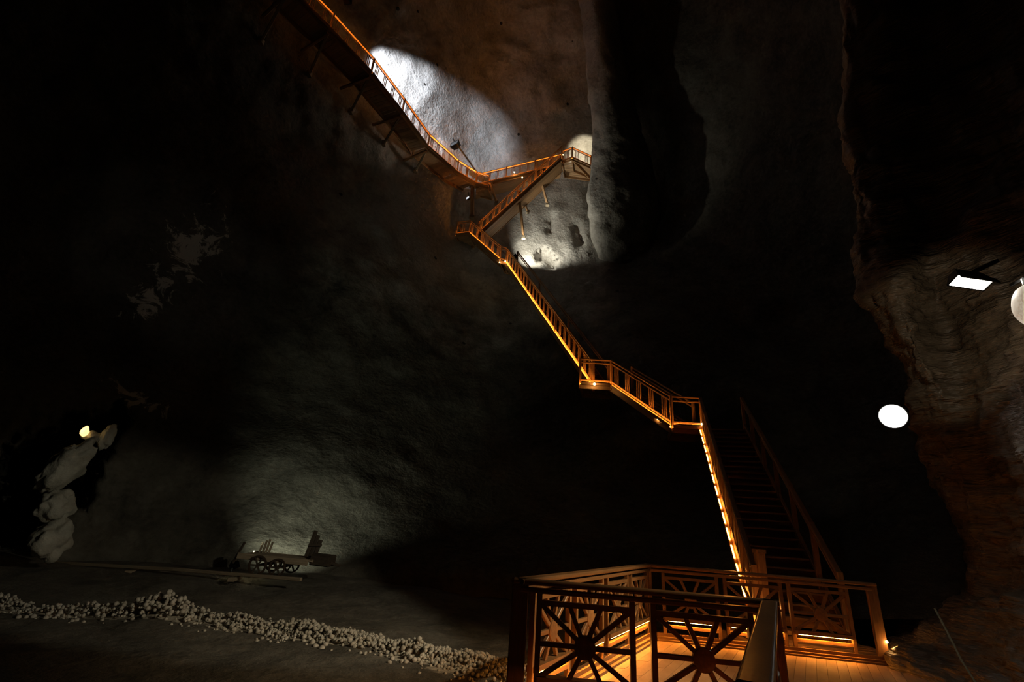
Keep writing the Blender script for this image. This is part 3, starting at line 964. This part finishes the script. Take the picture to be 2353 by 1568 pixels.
# bulbs on the stairs
for (x, y, z, lab, r_) in ((1366, 883, 19.9, 'bright warm bulb low on the second landing', 0.055), (1161, 601, 32.2, 'warm bulb where the long flight meets its top landing', 0.05),
                           (1182, 396, 37.2, 'warm bulb on the back flight by its middle post', 0.055), (1200, 408, 36.9, 'warm bulb between the two crossing flights', 0.055), (1294, 356, 36.6, 'tiny bulb at the foot of the tunnel landing post', 0.035),
                           (1512, 963, 17.6, 'bright bulb under the short flight near the corner landing', 0.04), (1148, 603, 32.4, 'dim bulb hanging under the tiny landing', 0.04), (1613, 975, 16.9, 'warm bulb at the right post of the corner landing', 0.04)):
    c = at(x, y, z)
    o = thing('stair_bulb', lab, 'lamp', c, 'warm bulbs along the stairs')
    part('glass', [p * r_ + c for p in lump(2, 1, 0.0)[0]], lump(2, 1, 0.0)[1], 'bulb', o, True)
    v_, f_ = lathe([(r_ * .5, r_ * .7), (r_ * .55, r_ * 1.8), (r_ * .3, r_ * 2.0)], 10)
    part('socket', [Vector(p) + c for p in v_], f_, 'metal', o)


# ------------------------------------------------------------------ floodlights
def box_lamp(name, label, c, aim, up, w, h, dpt, lensmat, visor=True, bracket=None, group=None):
    """rectangular floodlight: housing, visor, lens, yoke"""
    c = Vector(c); a = (Vector(aim) - c).normalized()
    r = a.cross(Vector(up)).normalized(); u = r.cross(a)
    rt = thing(name, label, 'lamp', c, group)
    P_ = lambda x, y, z: c + r * x + u * y + a * z
    b = 0.72
    vv = [P_(-w / 2, -h / 2, 0), P_(w / 2, -h / 2, 0), P_(w / 2, h / 2, 0), P_(-w / 2, h / 2, 0),
          P_(-w / 2 * b, -h / 2 * b, -dpt), P_(w / 2 * b, -h / 2 * b, -dpt), P_(w / 2 * b, h / 2 * b, -dpt), P_(-w / 2 * b, h / 2 * b, -dpt)]
    part('housing', vv, [(7, 6, 5, 4), (0, 1, 5, 4), (1, 2, 6, 5), (2, 3, 7, 6), (3, 0, 4, 7), (0, 3, 2, 1)], 'metal', rt)
    k = 0.92
    part('lens', [P_(sx * w / 2 * k, sy * h / 2 * k, zz) for zz in (0.004, 0.016) for sx, sy in ((-1, -1), (1, -1), (1, 1), (-1, 1))], [(0, 1, 2, 3), (7, 6, 5, 4), (0, 4, 5, 1), (1, 5, 6, 2), (2, 6, 7, 3), (3, 7, 4, 0)], lensmat, rt)
    for (p, q, ww) in ((P_(-w / 2, h / 2, .01), P_(w / 2, h / 2, .01), 0.04), (P_(-w / 2, -h / 2, .01), P_(w / 2, -h / 2, .01), 0.03), (P_(-w / 2, -h / 2, .01), P_(-w / 2, h / 2, .01), 0.03), (P_(w / 2, -h / 2, .01), P_(w / 2, h / 2, .01), 0.03)):
        bar('frame', p, q, ww * h / .28, ww * h / .28, 'metal', rt, up=a)
    if visor:
        vv = [P_(-w / 2, h / 2, 0), P_(w / 2, h / 2, 0), P_(w / 2 * 1.05, h / 2 * 1.1, h * .5), P_(-w / 2 * 1.05, h / 2 * 1.1, h * .5)]
        vv += [p + u * 0.012 for p in vv]
        part('visor', vv, [(0, 1, 2, 3), (7, 6, 5, 4), (0, 4, 5, 1), (1, 5, 6, 2), (2, 6, 7, 3), (3, 7, 4, 0)], 'metal', rt)
    if bracket is not None:
        bar('bracket', P_(0, 0, -dpt * .8), bracket, w * 0.12, w * 0.12, 'metal', rt)
    return rt


# near floodlight on the right rock
LC = at(2230, 648, 5.6)
aim = LC - UP * 0.72 - FWD * 0.70 - RIGHT * 0.15
fl = box_lamp('floodlight', 'rectangular white floodlight glowing on the rock face at the right', LC, aim, UP + RIGHT * 0.16, 0.42, 0.17, 0.14, 'white_lens', bracket=at(2290, 600, 6.5))
spot('floodlight_beam', LC - UP * 0.12 + FWD * 0.16, at(2200, 752, 7.4), 50, 56, 0.35, (1, 0.86, 0.64), 0.10, fl)
spot('floodlight_floor_beam', LC + Vector((-0.35, 0.0, -0.15)), on_level(470, 1372, FLOOR), 900, 36, 0.45, (1, 0.93, 0.72), 0.05, fl)

spot('added_rail_fill', LC + Vector((-0.3, -0.2, -0.2)), uv(0.1, 2.0) + Vector((0, 0, 1)), 800, 46, 0.8, (1, 0.74, 0.42), 0.08, fl)  # extra warm spot added to brighten the platform rails

# round bright lamp facing the viewer
SC = at(2052, 957, 8.0)
sl = thing('round_floodlight', 'dazzling round floodlight facing the viewer at the right', 'lamp', SC)
to = (EYE - SC).normalized()
rot = to.to_track_quat('Z', 'Y').to_matrix()
v_, f_ = lathe([(0.06, -0.22), (0.13, -0.2), (0.20, -0.05), (0.215, 0.0), (0.215, 0.03), (0.20, 0.03), (0.19, 0.0)], 28)
part('housing', [rot @ Vector(p) + SC for p in v_], f_, 'metal', sl, True)
v_, f_ = lathe([(0.19, 0.005), (0.15, 0.03), (0.08, 0.045), (0.02, 0.05)], 28)
part('lens', [rot @ Vector(p) + SC for p in v_], f_, 'star_lens', sl, True)
spot('added_bloom_spot', SC + to * 0.08, wall_point(420, 610), 480, 22, 0.9, (1.0, 0.95, 0.84), 0.15, sl)  # narrow spot added to light the salt bloom on the left wall
bar('bracket', SC - to * 0.2, at(2105, 985, 8.6), 0.05, 0.05, 'metal', sl)

# gallery floodlight washing the pale wall
GC = at(800, 4, 24.6)
gt = at(962, 240, 33.6)
gl = box_lamp('wall_washer', 'floodlight high on the gallery rail washing the pale salt wall', GC, gt, (0, 0, 1), 0.40, 0.28, 0.22, 'dim_lens', visor=False, bracket=S_G[6].lerp(S_G[5], 0.6) + Z * 1.1)
spot('wall_washer_beam', GC + (gt - GC).normalized() * 0.3, gt, 14500, 40, 0.75, (0.80, 0.87, 1.0), 0.12, gl)
HC2 = at(1044, 330, 35.0)
box_lamp('wall_fixture', 'unlit grey lamp box on the pale wall above the gallery corner', HC2, at(980, 250, 33), (0, 0, 1), 0.75, 0.42, 0.4, 'steel', visor=False, bracket=at(1040, 318, 36.6))

# lamp on the tiny landing
TC = at(1184, 590, 34.4)
tt = at(1250, 560, 36.6)
tl = box_lamp('wall_washer', 'small lamp beside the tiny landing lighting the rough rock by the long flight', TC, tt, (0, 0, 1), 0.35, 0.3, 0.2, 'dim_lens', visor=False, bracket=TC + Vector((-0.3, -0.2, -0.4)))
spot('landing_beam', TC + (tt - TC).normalized() * 0.25, tt, 1500, 104, 0.9, (1.0, 0.97, 0.82), 0.08, tl)

# lamp in the tunnel mouth behind the pier
UC = at(1378, 330, 39.4)
ul = box_lamp('tunnel_lamp', 'lamp hidden behind the rock pier lighting the tunnel mouth', UC, at(1320, 325, 41), (0, 0, 1), 0.4, 0.3, 0.2, 'dim_lens', visor=False)
spot('tunnel_beam', UC + Vector((-0.3, 0, 0)), at(1352, 350, 41.3), 700, 78, 0.4, (1, 0.90, 0.66), 0.1, ul)

# dim lamp added under the corner landing to throw strut shadows
DC = at(1075, 455, 35.6)
dl = box_lamp('added_underdeck_lamp', 'small added lamp below the gallery corner landing', DC, at(880, 300, 30), (0, 0, 1), 0.3, 0.22, 0.16, 'dim_lens', visor=False, bracket=DC + Vector((0, 0.1, 0.6)))
spot('added_underdeck_beam', DC + (at(880, 300, 30) - DC).normalized() * 0.3, at(920, 340, 31.5), 170, 40, 0.9, (1, 0.86, 0.66), 0.06, dl)

# ------------------------------------------------------------------ mine cart, track, hollow
fz = lambda p: floor_z(p.x, p.y)
CB = at(655, 1322, 12.0)                                # ground below the middle of the cart
CBz = CB.z
cart_dir = (at(760, 1330, 12.0) - at(545, 1316, 12.0)); cart_dir.z = 0; cart_dir.normalize()
cart_n = Vector((-cart_dir.y, cart_dir.x, 0))
ct = thing('mine_cart', 'old wooden mine cart standing by the lit wall at left', 'cart', CB)
K = lambda x, y, z: CB + cart_dir * x + cart_n * y + Z * z
for k in range(4):
    y = -0.3 + 0.2 * k
    bar('bed_board', K(-1.1, y, 0.42), K(0.75, y, 0.40), 0.19, 0.05, 'old_wood', ct)
bar('side_board', K(-1.12, -0.4, 0.40), K(0.65, -0.4, 0.36), 0.05, 0.14, 'old_wood', ct)
bar('side_board', K(-1.12, 0.4, 0.40), K(0.65, 0.4, 0.36), 0.05, 0.14, 'old_wood', ct)
bar('end_box', K(0.66, 0, 0.42), K(1.12, 0, 0.40), 0.6, 0.26, 'dark_wood', ct)
bar('handle', K(-1.22, -0.35, 0.22), K(-1.05, -0.35, 0.72), 0.05, 0.05, 'dark_wood', ct)
for k, (x, h_) in enumerate(((-0.95, .28), (-0.86, .33), (-0.78, .36), (-0.70, .30))):
    bar('stake', K(x, 0.35, 0.42), K(x + 0.04, 0.36, 0.42 + h_), 0.05, 0.05, 'old_wood', ct)
bar('axle', K(-0.55, -0.42, 0.22), K(-0.55, 0.42, 0.22), 0.06, 0.06, 'iron', ct)
bar('axle', K(-0.06, -0.42, 0.20), K(-0.06, 0.42, 0.20), 0.06, 0.06, 'iron', ct)
for (x, r_) in ((-0.55, 0.225), (-0.06, 0.205)):
    for s_ in (-0.45, 0.45):
        c_ = K(x, s_, r_)
        # rim ring with spokes and a hub cap
        prof = [(r_, -0.03), (r_, 0.03), (r_ * .84, 0.03), (r_ * .84, -0.03)]
        vv, ff = [], []
        SEG = 24
        for i in range(SEG):
            a_ = 2 * math.pi * i / SEG
            for (rr, yy) in prof:
                vv.append(c_ + cart_dir * (rr * math.cos(a_)) + Z * (rr * math.sin(a_)) + cart_n * yy)
        for i in range(SEG):
            for j in range(4):
                ff.append((i * 4 + j, i * 4 + (j + 1) % 4, ((i + 1) % SEG) * 4 + (j + 1) % 4, ((i + 1) % SEG) * 4 + j))
        wo = part('wheel', vv, ff, 'iron', ct)
        for i in range(6):
            a_ = math.pi * i / 3
            q_ = c_ + (cart_dir * math.cos(a_) + Z * math.sin(a_)) * r_ * .86
            s1 = bpy.data.objects.new('spoke', unit_bar('dark_wood'))
            s1.matrix_basis = Matrix.Translation(-ct.location) @ frame_matrix(c_, q_, 0.035, 0.035)
            link(s1, wo)
bar('draw_bar', K(1.1, 0, 0.36), K(1.35, 0, 0.30), 0.07, 0.06, 'dark_wood', ct)

# upright boards added to make the tall shadow by the cart
ls = thing('added_trough', 'dark upright wooden trough standing at the cart\'s right end', 'trough', K(0.42, 0.15, 0.44))
for k in range(3):
    bar('board', K(0.36 + 0.11 * k, 0.2, 0.44), K(0.44 + 0.09 * k, 0.32, 1.08 - 0.11 * k), 0.10, 0.04, 'dark_wood', ls, up=cart_n)
bar('cleat', K(0.36, 0.20, 0.72), K(0.70, 0.23, 0.74), 0.04, 0.05, 'dark_wood', ls)

cl = box_lamp('cart_lamp', 'small black lamp on the ground at the cart\'s left end', K(-1.32, 0.0, 0.16), K(-0.9, 2.2, 1.6), (0, 0, 1), 0.2, 0.15, 0.12, 'dim_lens', visor=False, bracket=K(-1.32, -0.1, 0.0))
spot('cart_beam', K(-1.28, 0.12, 0.22), K(-0.9, 2.4, 1.45), 700, 94, 1.0, (0.95, 1.0, 0.78), 0.05, cl)

# guide rail on sleepers
a = at(112, 1293, 12.4); b = at(400, 1309, 11.9); c = at(692, 1332, 11.3)
tr = thing('wooden_guide_rail', 'long pale wooden rail lying along the foot of the left wall', 'rail', a)
bar('beam', a, b + (b - a).normalized() * 0.02, 0.09, 0.075, 'old_wood', tr)
bar('beam', b, c, 0.09, 0.075, 'old_wood', tr)
for t in (0.1, 0.35, 0.75):
    q = a.lerp(c, t); bar('sleeper', q + Vector((0.05, -0.16, -0.09)), q + Vector((-0.05, 0.4, -0.09)), 0.16, 0.09, 'old_wood', tr)

# lit crystal lantern in the hollow
HC = at(195, 992, 12.8)
hl = thing('crystal_lamp', 'glowing amber crystal lamp in the dark hollow at left', 'lamp', HC)
V, F_ = lump(2, 9, 0.5)
part('crystal', [Vector((p.x * 0.10, p.y * 0.10, p.z * 0.13)) + HC for p in V], F_, 'candle', hl)
V, F_ = lump(3, 5, 0.4)
part('salt_base', [Vector((p.x * 0.22, p.y * 0.2, p.z * 0.16)) + HC + Vector((0.02, 0.28, -0.10)) for p in V], F_, 'salt', hl, True)
point('crystal_light', HC + Vector((0.0, -0.25, 0.1)), 1.3, (1.0, 0.68, 0.3), 0.06, hl)

# rope at the lower right
pts = [on_level(2148, 1400, 0.9), at(2175, 1450, 5.6), at(2210, 1520, 5.0), at(2245, 1575, 4.6), at(2290, 1640, 4.2)]
pts[0] = at(2148, 1400, 6.0)
v, f = [], []
NR_ = 60
for i in range(NR_ + 1):
    t = i / NR_ * (len(pts) - 1); k = min(int(t), len(pts) - 2)
    p = pts[k].lerp(pts[k + 1], t - k)
    for s_ in range(8):
        a_ = 2 * math.pi * s_ / 8 + i * 0.5
        r_ = 0.013 * (1 + 0.25 * math.cos(3 * a_))
        v.append(p + RIGHT * (r_ * math.cos(a_)) + Vector((0, 0.7, 0.7)) * (r_ * math.sin(a_)))
for i in range(NR_):
    for s_ in range(8):
        f.append((i * 8 + s_, i * 8 + (s_ + 1) % 8, (i + 1) * 8 + (s_ + 1) % 8, (i + 1) * 8 + s_))
ro = link(bpy.data.objects.new('rope', mesh('rope', v, f, M['rope'], True)))
tag(ro, 'thin rope slanting down beside the rock at lower right', 'rope')
